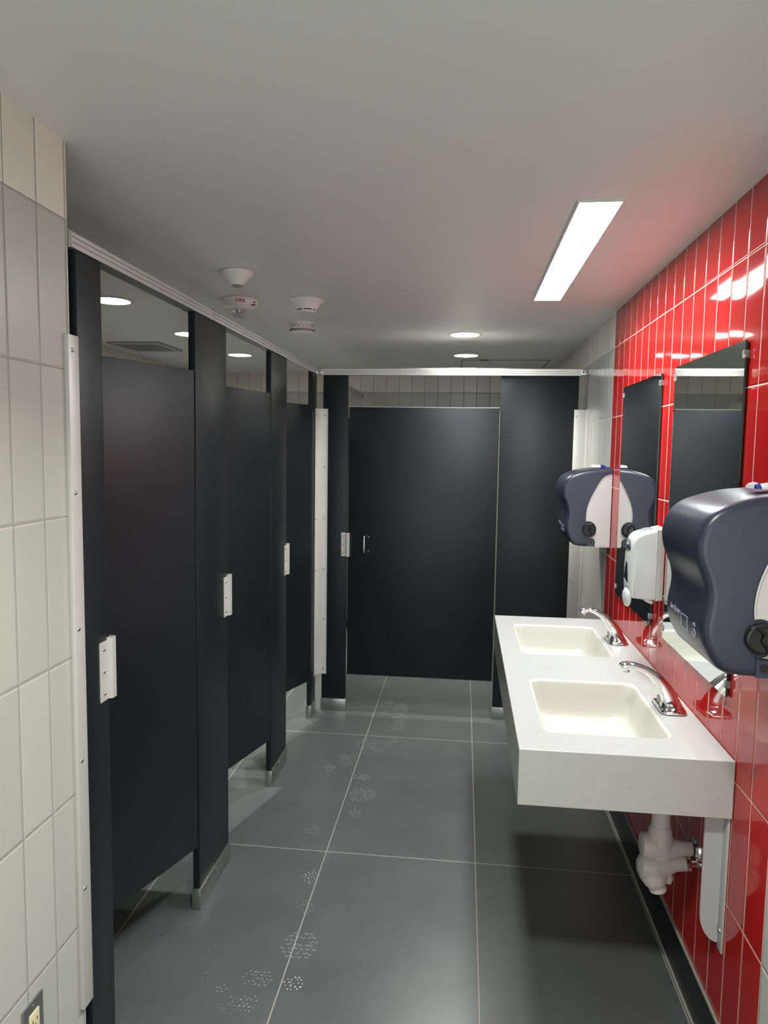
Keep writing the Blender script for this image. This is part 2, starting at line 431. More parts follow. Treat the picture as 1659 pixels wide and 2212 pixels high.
bm = NB(); box(bm, XR-.009, XR, YF, YP-.03, 0, .138); struct('baseboard_right', bm, m_base, 'dark tile base under the red wall')
bm = NB(); box(bm, XR-.008, XR-.0003, YF, YP-.03, .138, .1415); struct('trim_1', bm, m_caulk, 'thin pale grout line above the dark base')
bm = NB(); prism_y(bm, [(XR-.0145, 0), (XR-.009, 0), (XR-.009, .0045)], YF, YP-.03); struct('trim_2', bm, m_caulk, 'pale caulk bead where base meets floor')
bm = NB(); box(bm, XL, XL+.007, YF, YC-.03, 0, .113); struct('baseboard_left', bm, m_base, 'dark tile base under the left wall')
bm = NB(); box(bm, XR-.007, XR, YP+.03, YB, 0, .113); struct('baseboard_back', bm, m_base)

# ------------------------------------------------------------------ ceiling lights
def lamp(name, loc, watts, sx, sy, spread, col, parent):
    """the lamp behind a fixture's lens, throwing its beam downwards"""
    l = bpy.data.lights.new(name, 'AREA'); l.energy = watts; l.color = col; l.spread = math.radians(spread)
    if sy: l.shape = 'RECTANGLE'; l.size = sx; l.size_y = sy
    else: l.shape = 'DISK'; l.size = sx
    o = bpy.data.objects.new(name, l); C.objects.link(o); o.parent = parent; o.location = Vector(loc)-parent.location
t = thing('linear_ceiling_light', 'long bright recessed linear ceiling light above the sinks', 'ceiling light', (.352, 2.675, CEIL))
bm = NB(); box(bm, .295, .409, 2.04, 3.31, CEIL-.004, CEIL-.0005); obj('diffuser', bm, m_lin, t, smooth=False)
lamp('linear_lamp', (.352, 2.675, CEIL-.008), LINEAR_W, .114, 1.27, 150, (.92, .98, 1.0), t)
bm = NB()
box(bm, .289, .295, 2.034, 3.316, CEIL-.006, CEIL); box(bm, .409, .415, 2.034, 3.316, CEIL-.006, CEIL)
box(bm, .295, .409, 2.034, 2.04, CEIL-.006, CEIL); box(bm, .295, .409, 3.31, 3.316, CEIL-.006, CEIL)
obj('frame', bm, m_trimw, t, smooth=False)
def downlight(x, y, label, m, group, watts, r=.082):
    t = thing('round_downlight', label, 'ceiling light', (x, y, CEIL), group)
    bm = NB(); cyl(bm, (x, y, CEIL-.0045), r, .004, seg=48); obj('diffuser', bm, m, t)
    lamp('lamp', (x, y, CEIL-.009), watts, r*2, 0, 125, (1.0, .995, .93), t)
    bm = NB(); lathe(bm, [(r+.001, -.001), (r+.001, -.005), (r+.006, -.0065), (r+.018, -.003), (r+.020, 0)], (x, y, CEIL), 48)
    obj('trim_ring', bm, m_trimw, t)
    return t
g = 'round downlights of the aisle'
downlight(-.012, 4.273, 'round downlight directly above the rail of the far stall door', m_down, g, DOWN_W)
downlight(-.004, 5.194, 'round downlight seen smallest, just over the far rail inside the far stall', m_down, g, DOWN_W)
downlight(-.012, .78, 'round downlight in the aisle over the near end of the left wall', m_down, g, DOWN_W*1.4)
g = 'round downlights over the left stalls'
downlight(-1.665, 3.250, 'round downlight seen over the nearest stall door, largest of the stall lights', m_stall, g, STALL_W)
downlight(-1.675, 4.222, 'round downlight half hidden by the second left pilaster, above the nearest stall door', m_stall, g, STALL_W)
downlight(-1.663, 5.168, 'round downlight seen whole over the second left stall door', m_stall, g, STALL_W)

# ------------------------------------------------------------------ stall fronts
def shoe_y(t, y0, y1, h=.078, th=.025, screw=True):
    """steel shoe round the foot of a panel that lies along y at XP"""
    bm = NB(); box(bm, XP-th-.004, XP+.004, y0-.004, y1+.004, .0, h, .0012)
    s = obj('floor_shoe', bm, m_shoe, t)
    if screw:
        bm = NB(); dome(bm, (XP+.004, (y0+y1)/2, h-.018), .0045, .004, 'X'); obj('screw', bm, m_screw, s)
def keeper(t, e, axis, z0=1.005, z1=1.160):
    """latch stop plate folded round the edge e of a pilaster, with its three screws"""
    bm = NB(); M = None
    if axis == 'Y':
        box(bm, XP, XP+.003, e-.046, e-.006, z0, z1, .0008)
        prism_f = [(XP-.002, e-.008), (XP+.003, e-.008), (XP+.013, e-.002), (XP+.013, e+.016), (XP-.004, e+.016), (XP-.004, e+.012), (XP+.009, e+.012), (XP+.009, e+.002), (XP-.002, e+.0008)]
        loft(bm, [[(x, y, z0) for x, y in prism_f], [(x, y, z1+.006) for x, y in prism_f]])
    else:
        yf = YP
        box(bm, e-.034, e-.004, yf-.003, yf, z0, z1, .0008)
        pf = [(e-.006, yf), (e-.002, yf-.014), (e+.002, yf-.018), (e+.018, yf-.018), (e+.018, yf), (e+.014, yf), (e+.014, yf-.012), (e+.004, yf-.012), (e, yf)]
        loft(bm, [[(x, y, z0) for x, y in pf], [(x, y, z1) for x, y in pf]])
    k = obj('latch_stop', bm, m_chan, t, ang=.3)
    for i in range(3):
        z = z0+.02+(z1-z0-.04)*i/2
        bm = NB()
        if axis == 'Y': dome(bm, (XP+.003, e-.028, z), .005, .0045, 'X')
        else: dome(bm, (e-.021, YP-.003, z), .0045, .004, '-Y')
        obj('screw', bm, m_screw, k)
def pilaster_left(y0, y1, label, keep=True, screw=True):
    t = thing('stall_pilaster', label, 'partition post', (XP-.0125, (y0+y1)/2, 0), 'black pilasters along the left stalls')
    bm = NB(); box(bm, XP-.025, XP, y0, y1, .03, 2.1095, .0015); obj('panel', bm, m_part, t)
    shoe_y(t, y0, y1, screw=screw)
    if keep: keeper(t, y1, 'Y')
    return t
pilaster_left(1.598, 1.712, 'narrow black pilaster nearest the camera, beside the grey tiled left wall')
pilaster_left(2.335, 2.648, 'wide black pilaster between the first and second left stall doors')
pilaster_left(3.280, 3.575, 'black pilaster between the second and third left stall doors')
pilaster_left(4.185, 4.318, 'narrow black pilaster at the far corner, right after the third left door', keep=False)

# doors: one built, two copied
def make_door():
    t = thing('stall_door', '', 'stall door', (0, 0, 0), 'black doors of the left stalls')
    bm = NB(); box(bm, -.025, 0, -.600, -.006, .240, 1.915, .0018); obj('door_panel', bm, m_part, t, local=True)
    bm = NB()
    cyl(bm, (-.0125, -.003, .25), .005, 1.65, seg=10); obj('hinge', bm, m_alu2, t, local=True)
    bm = NB(); tube(bm, [(.0, -.535, 1.02), (.03, -.535, 1.03), (.034, -.535, 1.045), (.034, -.535, 1.115), (.03, -.535, 1.13), (.0, -.535, 1.14)], .005)
    return t, bm
proto, hbm = make_door(); hbm.free()
def copy_tree(o, parent=None):
    c = o.copy(); C.objects.link(c); c.parent = parent
    for ch in list(o.children): copy_tree(ch, c)
    return c
for i, (y, a, lab) in enumerate([(2.331, -19.0, 'first left stall door, nearest the camera, standing ajar inward'),
                                 (3.276, -16.0, 'second left stall door, standing ajar inward, behind the wide pilaster'),
                                 (4.181, -22.0, 'third left stall door, farthest of the left row, standing ajar inward')]):
    d = proto if i == 0 else copy_tree(proto)
    d.location = (XP, y, 0); d.rotation_euler = (0, 0, math.radians(a)); d['label'] = lab

# dividers between the stalls (behind the fronts)
for y, lab in ((2.49, 'black divider panel between the first and second left stalls, glimpsed behind the wide pilaster'),
               (3.43, 'black divider panel between the second and third left stalls')):
    t = thing('stall_divider', lab, 'partition panel', (-1.7, y, .24), 'black dividers inside the left stalls')
    bm = NB(); box(bm, XS+.02, XP-.03, y-.0125, y+.0125, .24, 1.905, .0015); obj('panel', bm, m_part, t)
    bm = NB(); box(bm, XS, XS+.025, y-.0165, y+.0165, .24, 1.905, .001); obj('wall_channel', bm, m_chan, t)

# accessible stall front at the back
def shoe_x(t, x0, x1, h=.078):
    bm = NB(); box(bm, x0-.004, x1+.004, YP-.004, YP+.029, 0, h, .0012); s = obj('floor_shoe', bm, m_shoe, t)
    bm = NB(); dome(bm, ((x0+x1)/2, YP-.004, h-.012), .0045, .004, '-Y'); obj('screw', bm, m_screw, s)
t = thing('stall_pilaster', 'narrow black pilaster left of the far stall door', 'partition post', (-.79, YP, 0))
bm = NB(); box(bm, -.867, -.714, YP, YP+.025, .03, 2.1065, .0015); obj('panel', bm, m_part, t); shoe_x(t, -.867, -.714); keeper(t, -.714, 'X', .992, 1.140)
t = thing('partition_screen', 'wide black panel right of the far stall door, beside the sinks', 'partition panel', (.43, YP, 0))
bm = NB(); box(bm, .211, .662, YP, YP+.025, .03, 2.1065, .0015); obj('panel', bm, m_part, t); shoe_x(t, .211, .662)
t = thing('stall_door', 'wide closed black door of the far stall with a small pull handle', 'stall door', (.205, YP, .24))
bm = NB(); box(bm, -.705, .203, YP, YP+.025, .240, 1.915, .0015); obj('door_panel', bm, m_part, t)
bm = NB()
for k in range(26):
    z = .26+k*.062
    cyl(bm, (.207, YP-.001, z), .0032, .045, seg=8)
cyl(bm, (.207, YP, .25), .0022, 1.65, seg=8)
obj('hinge', bm, m_alu2, t)
bm = NB(); box(bm, -.704, .202, YP+.001, YP+.024, 1.915, 1.9175); obj('top_edge', bm, m_alu, t)
bm = NB(); tube(bm, catmull([(-.600, YP, 1.020), (-.600, YP-.020, 1.020), (-.600, YP-.030, 1.030), (-.600, YP-.031, 1.070), (-.600, YP-.030, 1.112), (-.600, YP-.020, 1.124), (-.600, YP, 1.124)], 5), .0058)
obj('pull_handle', bm, m_chrome, t)
for z in (1.028, 1.117):
    bm = NB(); dome(bm, (-.577, YP, z), .005, .004, '-Y'); obj('screw', bm, m_screw, t)
bm = NB(); box(bm, -.712, -.7055, YP+.002, YP+.022, .530, .610, .001); obj('latch', bm, m_dark, t)

# divider wall that carries on behind the corner pilaster, with its rail
t = thing('stall_divider', 'black divider panel running from the corner to the far tiled wall', 'partition panel', (XP-.012, 5.4, .24))
bm = NB(); box(bm, XP-.025, XP, 4.36, YB-.03, .24, 1.905, .0015); obj('panel', bm, m_part, t)
bm = NB(); box(bm, XP-.030, XP+.005, YB-.03, YB, .24, 1.905, .001); obj('wall_channel', bm, m_chan, t)

# head rails
def rail_prof(zb=2.110, zt=2.150, depth=.040):
    """(offset from the face, z): ribbed face, flat bottom"""
    f = [(0, zb), (0, zb+.010), (-.0015, zb+.0115), (0, zb+.013), (0, zb+.022), (-.0015, zb+.0235), (0, zb+.025), (0, zt-.006), (-.006, zt), (-depth, zt), (-depth, zb)]
    return f
t = thing('head_rail', 'long ribbed aluminium head rail along the top of the left stalls', 'head rail', (XP, 3.0, 2.11))
bm = NB(); prism_y(bm, [(XP+.004+o, z) for o, z in rail_prof()], YC+.002, 4.300); obj('rail', bm, m_alu, t, ang=.2)
bm = NB(); box(bm, XP-.025, XP+.008, 4.300, 4.322, 2.112, 2.140, .001); k = obj('corner_bracket', bm, m_alu2, t)
bm = NB(); dome(bm, (XP+.008, 4.311, 2.126), .006, .005, 'X'); obj('screw', bm, m_screw, k)
bm = NB(); box(bm, XP-.030, XP+.0075, 2.502, 2.5035, 2.109, 2.1505); obj('rail_joint', bm, m_shoe, t)
t = thing('head_rail', 'straight ribbed aluminium head rail over the far stall door, spanning to the red wall', 'head rail', (0, YP, 2.11))
bm = NB(); prism_x(bm, [(YP-.007-o, z) for o, z in rail_prof(2.107, 2.150)], XP+.030, .676); obj('rail', bm, m_alu, t, ang=.2)
bm = NB(); box(bm, XP+.008, XP+.032, YP-.010, YP+.020, 2.113, 2.140, .001); k = obj('corner_bracket', bm, m_alu2, t)
bm = NB(); dome(bm, (XP+.021, YP-.010, 2.126), .006, .005, '-Y'); obj('screw', bm, m_screw, k)
bm = NB(); box(bm, .672, .7135, YP-.011, YP-.007, 2.112, 2.142, .001); box(bm, .7105, XR, YP-.045, YP-.007, 2.112, 2.142, .001); k = obj('wall_bracket', bm, m_alu, t)
bm = NB(); dome(bm, (.684, YP-.011, 2.127), .006, .004, '-Y'); obj('screw', bm, m_dark, k)
bm = NB(); dome(bm, (.701, YP-.011, 2.127), .006, .008, '-Y'); obj('screw', bm, m_screw, k)
bm = NB(); dome(bm, (.7105, YP-.030, 2.127), .005, .004, '-X'); obj('screw', bm, m_screw, k)
t = thing('head_rail', 'short aluminium rail inside the far stall, running to the tiled wall', 'head rail', (XP, 5.4, 2.11))
bm = NB(); prism_y(bm, [(XP+.007+o, z) for o, z in rail_prof()], 4.345, YB-.02); obj('rail', bm, m_alu2, t, ang=.2)
bm = NB(); box(bm, XP-.02, XP+.012, YB-.022, YB, 2.112, 2.142, .001); k = obj('wall_bracket', bm, m_alu, t)
bm = NB(); dome(bm, (XP+.012, YB-.012, 2.127), .006, .005, 'X'); obj('screw', bm, m_screw, k)

# wall channels
t = thing('wall_channel', 'tall aluminium angle joining the nearest pilaster to the left wall', 'channel', (XL, 1.558, .27))
bm = NB(); box(bm, XL, XL+.012, 1.549, 1.592, .268, 1.911, .001); obj('angle', bm, m_chan, t)
for z in (1.876, 1.548, 1.224, .901, .577):
    bm = NB(); dome(bm, (XL+.012, 1.563, z), .0055, .004, 'X'); obj('screw', bm, m_screw, t)
t = thing('corner_channel', 'tall aluminium corner channel between the two rows of black partitions', 'channel', (-.87, 4.32, .236))
bm = NB()
pts = [(-.902, 4.262), (-.899, 4.262), (-.899, 4.285), (-.889, 4.308), (-.868, 4.3245), (-.836, 4.3245), (-.836, 4.3285), (-.870, 4.3285), (-.893, 4.311), (-.902, 4.288)]
loft(bm, [[(x, y, .238) for x, y in pts], [(x, y, 1.902) for x, y in pts]]); obj('angle', bm, m_chan, t, ang=.7)
for k in range(6):
    z = 1.862-k*.318
    for c, ax in (((-.857, 4.3245, z), '-Y'), ((-.899, 4.273, z), 'X')):
        bm = NB(); dome(bm, c, .005, .004, ax); obj('screw', bm, m_screw, t)
t = thing('wall_channel', 'tall pale channel joining the far black panel to the grey tiles by the sinks', 'channel', (.67, YP, .24))
bm = NB(); box(bm, .640, .711, YP-.004, YP, .24, 1.909, .0008); box(bm, .709, XR, YP-.045, YP, .24, 1.909, .0008); obj('angle', bm, m_chan, t)
for z in (1.870, 1.545, 1.215, .890, .560):
    bm = NB(); dome(bm, (.652, YP-.004, z), .0048, .004, '-Y'); obj('screw', bm, m_screw, t)

# ------------------------------------------------------------------ counter with two basins
XC0, YC0, YC1, ZT, ZB = .164, 1.855, 3.405, .872, .717
basins = [(.247, .592, 1.985, 2.455), (.247, .592, 2.770, 3.245)]
t = thing('sink_counter', 'white speckled solid surface counter with two rectangular basins, mounted on the red wall', 'counter', (.44, 2.63, ZB))
bm = NB()
outer = [(XC0, YC0), (XR-.001, YC0), (XR-.001, YC1), (XC0, YC1)]
ov = [bm.verts.new((x, y, ZT)) for x, y in outer]; oe = [bm.edges.new((ov[i], ov[(i+1) % 4])) for i in range(4)]
es = list(oe); holes = []
for x0, x1, y0, y1 in basins:
    r = rrect(x0-.006, x1+.006, y0-.006, y1+.006, .035, 7)
    hv = [bm.verts.new((x, y, ZT)) for x, y in r]; es += [bm.edges.new((hv[i], hv[(i+1) % len(hv)])) for i in range(len(hv))]
bmesh.ops.triangle_fill(bm, use_beauty=True, use_dissolve=False, edges=es)
bv = [bm.verts.new((x, y, ZB)) for x, y in outer]
for i in range(4):
    j = (i+1) % 4; bm.faces.new((ov[i], ov[j], bv[j], bv[i]))
bm.faces.new(bv[::-1])
slab = obj('slab', bm, m_solid, t, smooth=False)
md = slab.modifiers.new('edge', 'BEVEL'); md.width = .0025; md.segments = 3; md.limit_method = 'ANGLE'; md.angle_limit = math.radians(60)
for x0, x1, y0, y1 in basins:
    bm = NB(); rings = []
    #  inset, z, corner radius
    for ins, z, rad in ((-.0065, ZT, .035), (-.002, ZT-.0012, .034), (.002, ZT-.0045, .033), (.004, ZT-.010, .033), (.010, ZT-.050, .036), (.018, ZT-.095, .042),
                        (.026, ZT-.113, .048), (.040, ZT-.124, .055), (.075, ZT-.129, .06), (.14, ZT-.132, .03)):
        rings.append([(x, y, z) for x, y in rrect(x0+ins, x1-ins, y0+ins, y1-ins, rad, 7)])
    loft(bm, rings, cap=False)
    bm.faces.new([v for v in bm.verts][-len(rings[0]):])
    b_ = obj('basin', bm, m_bowl, t, ang=1.2)
    bm = NB(); cx, cy = (x0+x1)/2, (y0+y1)/2
    lathe(bm, [(.001, -.002), (.016, -.002), (.018, .001), (.029, .002), (.031, 0)], (cx, cy, ZT-.131), 28); obj('drain', bm, m_chrome, b_)

# faucets
def faucet(yc, label):
    t = thing('sink_faucet', label, 'faucet', (.652, yc, ZT), 'chrome sensor faucets on the counter')
    bm = NB(); rings = []
    base = rrect(.612, .690, yc-.066, yc+.066, .022, 6)
    for ins, z in ((0, ZT), (0, ZT+.006), (.0015, ZT+.009), (.006, ZT+.0105)):
        rings.append([(x, y, z) for x, y in inset_poly(base, ins)])
    loft(bm, rings); bp_ = obj('base_plate', bm, m_chrome, t)
    bm = NB(); loft(bm, [[(x, y, ZT) for x, y in inset_poly(base, -.0015)], [(x, y, ZT+.0022) for x, y in inset_poly(base, -.0015)]]); obj('gasket', bm, m_dark, bp_)
    bm = NB()
    sec = [((.692, .880), (.620, .880), .045), ((.688, .886), (.621, .888), .036), ((.682, .897), (.621, .900), .028), ((.672, .917), (.616, .918), .0225), ((.657, .940), (.606, .937), .019),
           ((.636, .963), (.595, .956), .0172), ((.611, .984), (.581, .971), .0165), ((.578, 1.001), (.560, .985), .0165), ((.545, 1.0105), (.535, .994), .0165),
           ((.520, 1.0135), (.5245, .9895), .0168), ((.503, 1.010), (.516, .985), .0165), ((.496, 1.004), (.508, .985), .013)]
    U = catmull([(a[0], a[1], 0) for a, b, h in sec], 4); Lw = catmull([(b[0], b[1], 0) for a, b, h in sec], 4); W = catmull([(h, 0, 0) for a, b, h in sec], 4)
    rings = []; n = 28
    for a, b, h in zip(U, Lw, W):
        cx, cz = (a[0]+b[0])/2, (a[1]+b[1])/2; dx, dz = (a[0]-b[0])/2, (a[1]-b[1])/2
        ring = []
        for k in range(n):
            q = 2*PI*k/n; c_, s_ = math.cos(q), math.sin(q)
            e = .72
            cc = math.copysign(abs(c_)**e, c_); ss = math.copysign(abs(s_)**e, s_)
            ring.append((cx+dx*cc, yc+h[0]*ss, cz+dz*cc))
        rings.append(ring)
    loft(bm, rings); obj('spout', bm, m_chrome, t, ang=1.0)
    bm = NB(); cyl(bm, (.518, yc, .9815), .0095, .008, seg=20); obj('aerator', bm, m_alu2, t)
    bm = NB(); box(bm, .6145, .622, yc-.008, yc+.008, .892, .912, .002); obj('sensor_window', bm, m_lens, t)
    return t
faucet(2.230, 'near chrome curved faucet beside the nearer basin')
faucet(3.008, 'far chrome curved faucet beside the farther basin')

# mirrors
def mirror(y0, y1, label):
    t = thing('wall_mirror', label, 'mirror', (XR, (y0+y1)/2, 1.015), 'frameless mirrors over the sinks')
    z0, z1 = 1.016, 1.951
    bm = NB(); box(bm, .7055, .7115, y0, y1, z0, z1)
    for f in bm.faces: f.material_index = 0 if f.calc_center_median().x < .706 else 1
    obj('glass', bm, [m_mirror, m_medge], t, smooth=False)
    for y in (y0, y1):
        for z in (z0+.07 if False else z0, z1):
            sy = 1 if y == y0 else -1; sz = 1 if z == z0 else -1
            yy = y+sy*.018; 
            bm = NB(); box(bm, .7015, .7053, min(y-sy*.004, y+sy*.010), max(y-sy*.004, y+sy*.010), z+sz*.035-.010, z+sz*.035+.010, .0012)
            box(bm, .7020, XR, min(y-sy*.004, y-sy*.0005), max(y-sy*.004, y-sy*.0005), z+sz*.035-.010, z+sz*.035+.010, .0008)
            obj('clip', bm, m_clip, t)
m_clip = pm('clear_clip', (.9, .92, .9), .05, trans=.85, ior=1.45)
mirror(1.930, 2.540, 'large frameless mirror nearer the camera, behind the near towel dispenser')
mirror(2.715, 3.325, 'frameless mirror farther away, beyond the soap dispenser')

# ------------------------------------------------------------------ paper towel dispensers
SIDE = [(.7135, 1.589), (.680, 1.586), (.650, 1.5815), (.616, 1.578), (.585, 1.572), (.554, 1.563), (.528, 1.553), (.508, 1.540), (.492, 1.520), (.4815, 1.493), (.479, 1.467), (.484, 1.438), (.494, 1.412),
        (.5025, 1.388), (.506, 1.365), (.5045, 1.342), (.5005, 1.318), (.4995, 1.292), (.505, 1.263), (.516, 1.238), (.531, 1.217), (.550, 1.205), (.575, 1.2005), (.610, 1.199), (.640, 1.199), (.7135, 1.199)]
TEAR = [(.7125, 1.552), (.700, 1.5505), (.685, 1.545), (.672, 1.535), (.660, 1.520), (.648, 1.500), (.634, 1.472), (.620, 1.442), (.609, 1.414), (.602, 1.388), (.5985, 1.362), (.598, 1.338), (.600, 1.325),
        (.612, 1.326), (.626, 1.322), (.638, 1.312), (.6455, 1.298), (.6475, 1.284), (.644, 1.269), (.636, 1.257), (.626, 1.249), (.616, 1.245), (.630, 1.243), (.640, 1.236), (.644, 1.224), (.642, 1.214), (.642, 1.205), (.7125, 1.205)]
def towel_dispenser(y0, label, marks):
    W = .285; y1 = y0+W
    t = thing('paper_towel_dispenser', label, 'paper towel dispenser', (XR, (y0+y1)/2, 1.199), 'smoked blue towel dispensers on the right wall')
    fixed = lambda p, d: [(q[0] if s[0] < .712 else s[0], q[1]) for q, s in zip(inset_poly(p, d), p)]
    P = SIDE[:1]+catmull(SIDE[1:-2], 3)+SIDE[-2:]
    P = [(min(a[0], .7135), a[1]) for a in P]
    bm = NB(); rings = []
    for dy, ins in ((0, .020), (.0008, .014), (.003, .009), (.008, .0045), (.016, .0015), (.026, 0)):
        rings.append([(x, y0+dy, z) for x, z in fixed(P, ins)])
    for dy, ins in ((.026, 0), (.016, .0015), (.008, .0045), (.003, .009), (.0008, .014), (0, .020)):
        rings.append([(x, y1-dy, z) for x, z in fixed(P, ins)])
    loft(bm, rings)
    cov = obj('cover', bm, m_smoke, t, ang=1.0)
    for s, yy in ((-1, y0), (1, y1)):
        bm = NB(); a, b = (yy-.003, yy+.004) if s < 0 else (yy-.004, yy+.003)
        prism_y(bm, TEAR, a, b); pnl = obj('side_panel', bm, m_dwhite, t, smooth=False)
        bm = NB(); tube(bm, [(x, yy+s*.003, z) for x, z in catmull(TEAR[:13], 2)], .0022, 8); obj('panel_rim', bm, m_dwhite, pnl)
        bm = NB(); box(bm, .645, .7125, min(yy, yy+s*.002), max(yy, yy+s*.002), 1.199, 1.205); obj('panel_lip', bm, m_soapb, pnl)
    # feed knob with its ribbed grip
    bm = NB(); kx, kz, r = .612, 1.285, .0325
    rings = []
    for dy, rr in ((.0, r), (-.010, r), (-.014, r*.94), (-.015, r*.86), (-.011, r*.80), (-.010, r*.2)):
        rings.append([(kx+rr*math.cos(2*PI*i/36), y0+dy, kz+rr*math.sin(2*PI*i/36)) for i in range(36)])
    loft(bm, rings)
    kn = obj('feed_knob', bm, m_knob, t)
    bm = NB(); pts = [(kx+.028*math.cos(a), y0-.013, kz+.028*math.sin(a)) for a in (2.2, 1.7, 1.2)]
    tube(bm, catmull([(kx-.012, y0-.013, kz+.024), (kx+.004, y0-.014, kz+.010), (kx+.001, y0-.014, kz-.004), (kx+.010, y0-.014, kz-.018), (kx+.012, y0-.013, kz-.026)], 5), .0035, 8)
    obj('grip_rib', bm, m_knob, kn)
    # lock boss
    bm = NB(); prism_y(bm, [(.606, 1.203), (.636, 1.203)]+[(.624+.015*math.cos(a), 1.224+.017*math.sin(a)) for a in (-.6, -.2, .2, .6, 1.0, 1.4)]+[(.606, 1.242)], y0-.004, y0+.006); lk = obj('lock_boss', bm, m_smoke, t)
    bm = NB(); cyl(bm, (.622, y0-.0065, 1.224), .0085, .003, 'Y', 20); box(bm, .6185, .6255, y0-.0075, y0-.006, 1.2225, 1.2255); obj('lock', bm, m_knob, lk)
    # seam of the drip tray across the front
    # printed marks on the lower front
    xf = lambda z: min(x for x, zz in P if abs(zz-z) < .012)-.0004
    def strip(bm, ya, za, yb, zb, wd=.0008):
        n = 6; A = []
        for k in range(n+1):
            y = ya+(yb-ya)*k/n; z = za+(zb-za)*k/n
            A.append((y, z))
        tube(bm, [(xf(z), y, z) for y, z in A], wd, 6)
    bm = NB()
    ra, rb, za, zb = y0+.105, y0+.150, 1.268, 1.300
    strip(bm, ra, zb, rb, zb); strip(bm, ra, za, rb, za); strip(bm, ra, za, ra, zb); strip(bm, rb, za, rb, zb)
    obj('printed_frame', bm, m_pale, cov)
    bm = NB()
    # tear drop symbol with a hooked arrow
    c0 = y0+.058; dz = 1.276
    tube(bm, [(xf(dz+.010*math.sin(a))-.0002, c0+.0075*math.cos(a), dz+.010*math.sin(a)) for a in [2*PI*i/16 for i in range(17)]], .0009, 6)
    tube(bm, [(xf(dz+.017)-.0004, c0+.0065*math.cos(a), dz+.016+.0065*math.sin(a)) for a in [PI*i/8 for i in range(9)]], .0011, 6)
    obj('printed_drop', bm, m_pale, cov)
    if marks:
        Mx = Matrix.Translation((.4985, y0+.195, 1.300)) @ Matrix(((0, 0, -1, 0), (-1, 0, 0, 0), (0, 1, 0, 0), (0, 0, 0, 1)))
        bm = text_bm('San Jamar', .017, Mx, .0005, .0003); obj('brand_lettering', bm, m_pale, cov, smooth=False)
    return t
towel_dispenser(1.505, 'smoked blue paper towel dispenser at the right edge, nearest the camera', True)
towel_dispenser(3.530, 'smoked blue paper towel dispenser on the wall beyond the far mirror', True)
# crumpled plastic sachets lying on top of the dispensers
def sachet(x, y, z, label, flip, sx=1.):
    random.seed(3+flip); bm = NB(); nx, ny = 9, 6; g_ = []
    for i in range(nx):
        row = []
        for j in range(ny):
            row.append(bm.verts.new((x+(i-4)*.0085*sx, y+(j-2.5)*.012, z+.0035+random.uniform(0, .011))))
        g_.append(row)
    for i in range(nx-1):
        for j in range(ny-1):
            f = bm.faces.new((g_[i][j], g_[i+1][j], g_[i+1][j+1], g_[i][j+1]))
            f.material_index = 1 if ((i > 4) if flip else ((i+j*2) % 5 == 0)) else 0
    ex = bmesh.ops.extrude_face_region(bm, geom=list(bm.faces))
    for v in [q for q in ex['geom'] if isinstance(q, bmesh.types.BMVert)]: v.co.z = z+.001
    o = obj('plastic_sachet', bm, [m_white, m_blue], smooth=False); tag(o, label, 'sachet', 'crumpled sachets on the towel dispensers')
sachet(.660, 1.605, 1.5870, 'crumpled clear and blue plastic sachet on top of the near towel dispenser', 0, 1.35)
sachet(.655, 3.60, 1.5865, 'flat white and blue plastic sachet on top of the far towel dispenser', 1)

# ------------------------------------------------------------------ soap dispenser
t = thing('soap_dispenser', 'white wall soap dispenser between the two mirrors', 'soap dispenser', (XR, 2.64, 1.13))
y0, y1 = 2.585, 2.700
prof = [(.688, 1.389), (.672, 1.387), (.650, 1.381), (.630, 1.374), (.615, 1.362), (.606, 1.343), (.602, 1.315), (.600, 1.280), (.599, 1.240), (.599, 1.200), (.600, 1.175), (.602, 1.155), (.606, 1.144), (.616, 1.140), (.650, 1.137), (.688, 1.1345)]
P = prof[:1]+catmull(prof[1:-1], 3)+prof[-1:]
fx = lambda p, d: [(q[0] if s[0] < .686 else s[0], q[1]) for q, s in zip(inset_poly(p, d), p)]
bm = NB(); rings = []
for dy, ins in ((0, .012), (.0012, .006), (.004, .0025), (.012, .0005), (.030, -.002)): rings.append([(x, y0+dy, z) for x, z in fx(P, ins)])
for dy, ins in ((.030, -.002), (.012, .0005), (.004, .0025), (.0012, .006), (0, .012)): rings.append([(x, y1-dy, z) for x, z in fx(P, ins)])
loft(bm, rings); cov = obj('cover', bm, m_soap, t, ang=.9)
bm = NB()
bp_ = [(.688, 1.390), (.7145, 1.396), (.7145, 1.137), (.688, 1.1345)]
rings = [[(x, y0+dy, z) for x, z in inset_poly(bp_, i)] for dy, i in ((0, .003), (.003, 0), (y1-y0-.003, 0), (y1-y0, .003))]
loft(bm, rings); obj('back_plate', bm, m_soapb, t)
bm = NB(); box(bm, .6865, .6885, y0+.0002, y1-.0002, 1.137, 1.388); obj('seam', bm, m_dark, t)
# push paddle at the foot
bm = NB(); rings = []
for k in range(9):
    a = -PI/2+PI*k/8; yy = (y0+y1)/2-.012+.042*math.sin(a); s = max(.12, math.cos(a)**.6 if math.cos(a) > 0 else .12)
    rings.append([(.603+.0125*s*math.cos(q)-.003, yy, 1.138+.034*s*math.sin(q)) for q in [2*PI*i/20 for i in range(20)]])
loft(bm, rings); pd = obj('push_paddle', bm, m_soap, t)
bm = NB(); dome(bm, (.5885, (y0+y1)/2-.012, 1.128), .006, .002, '-X'); obj('paddle_dimple', bm, m_soapb, pd)
bm = NB(); tube(bm, [(.655, (y0+y1)/2-.04, 1.138), (.672, (y0+y1)/2-.04, 1.130), (.684, (y0+y1)/2-.04, 1.126)], [.006, .007, .006], 10); obj('release_tab', bm, m_soap, t)
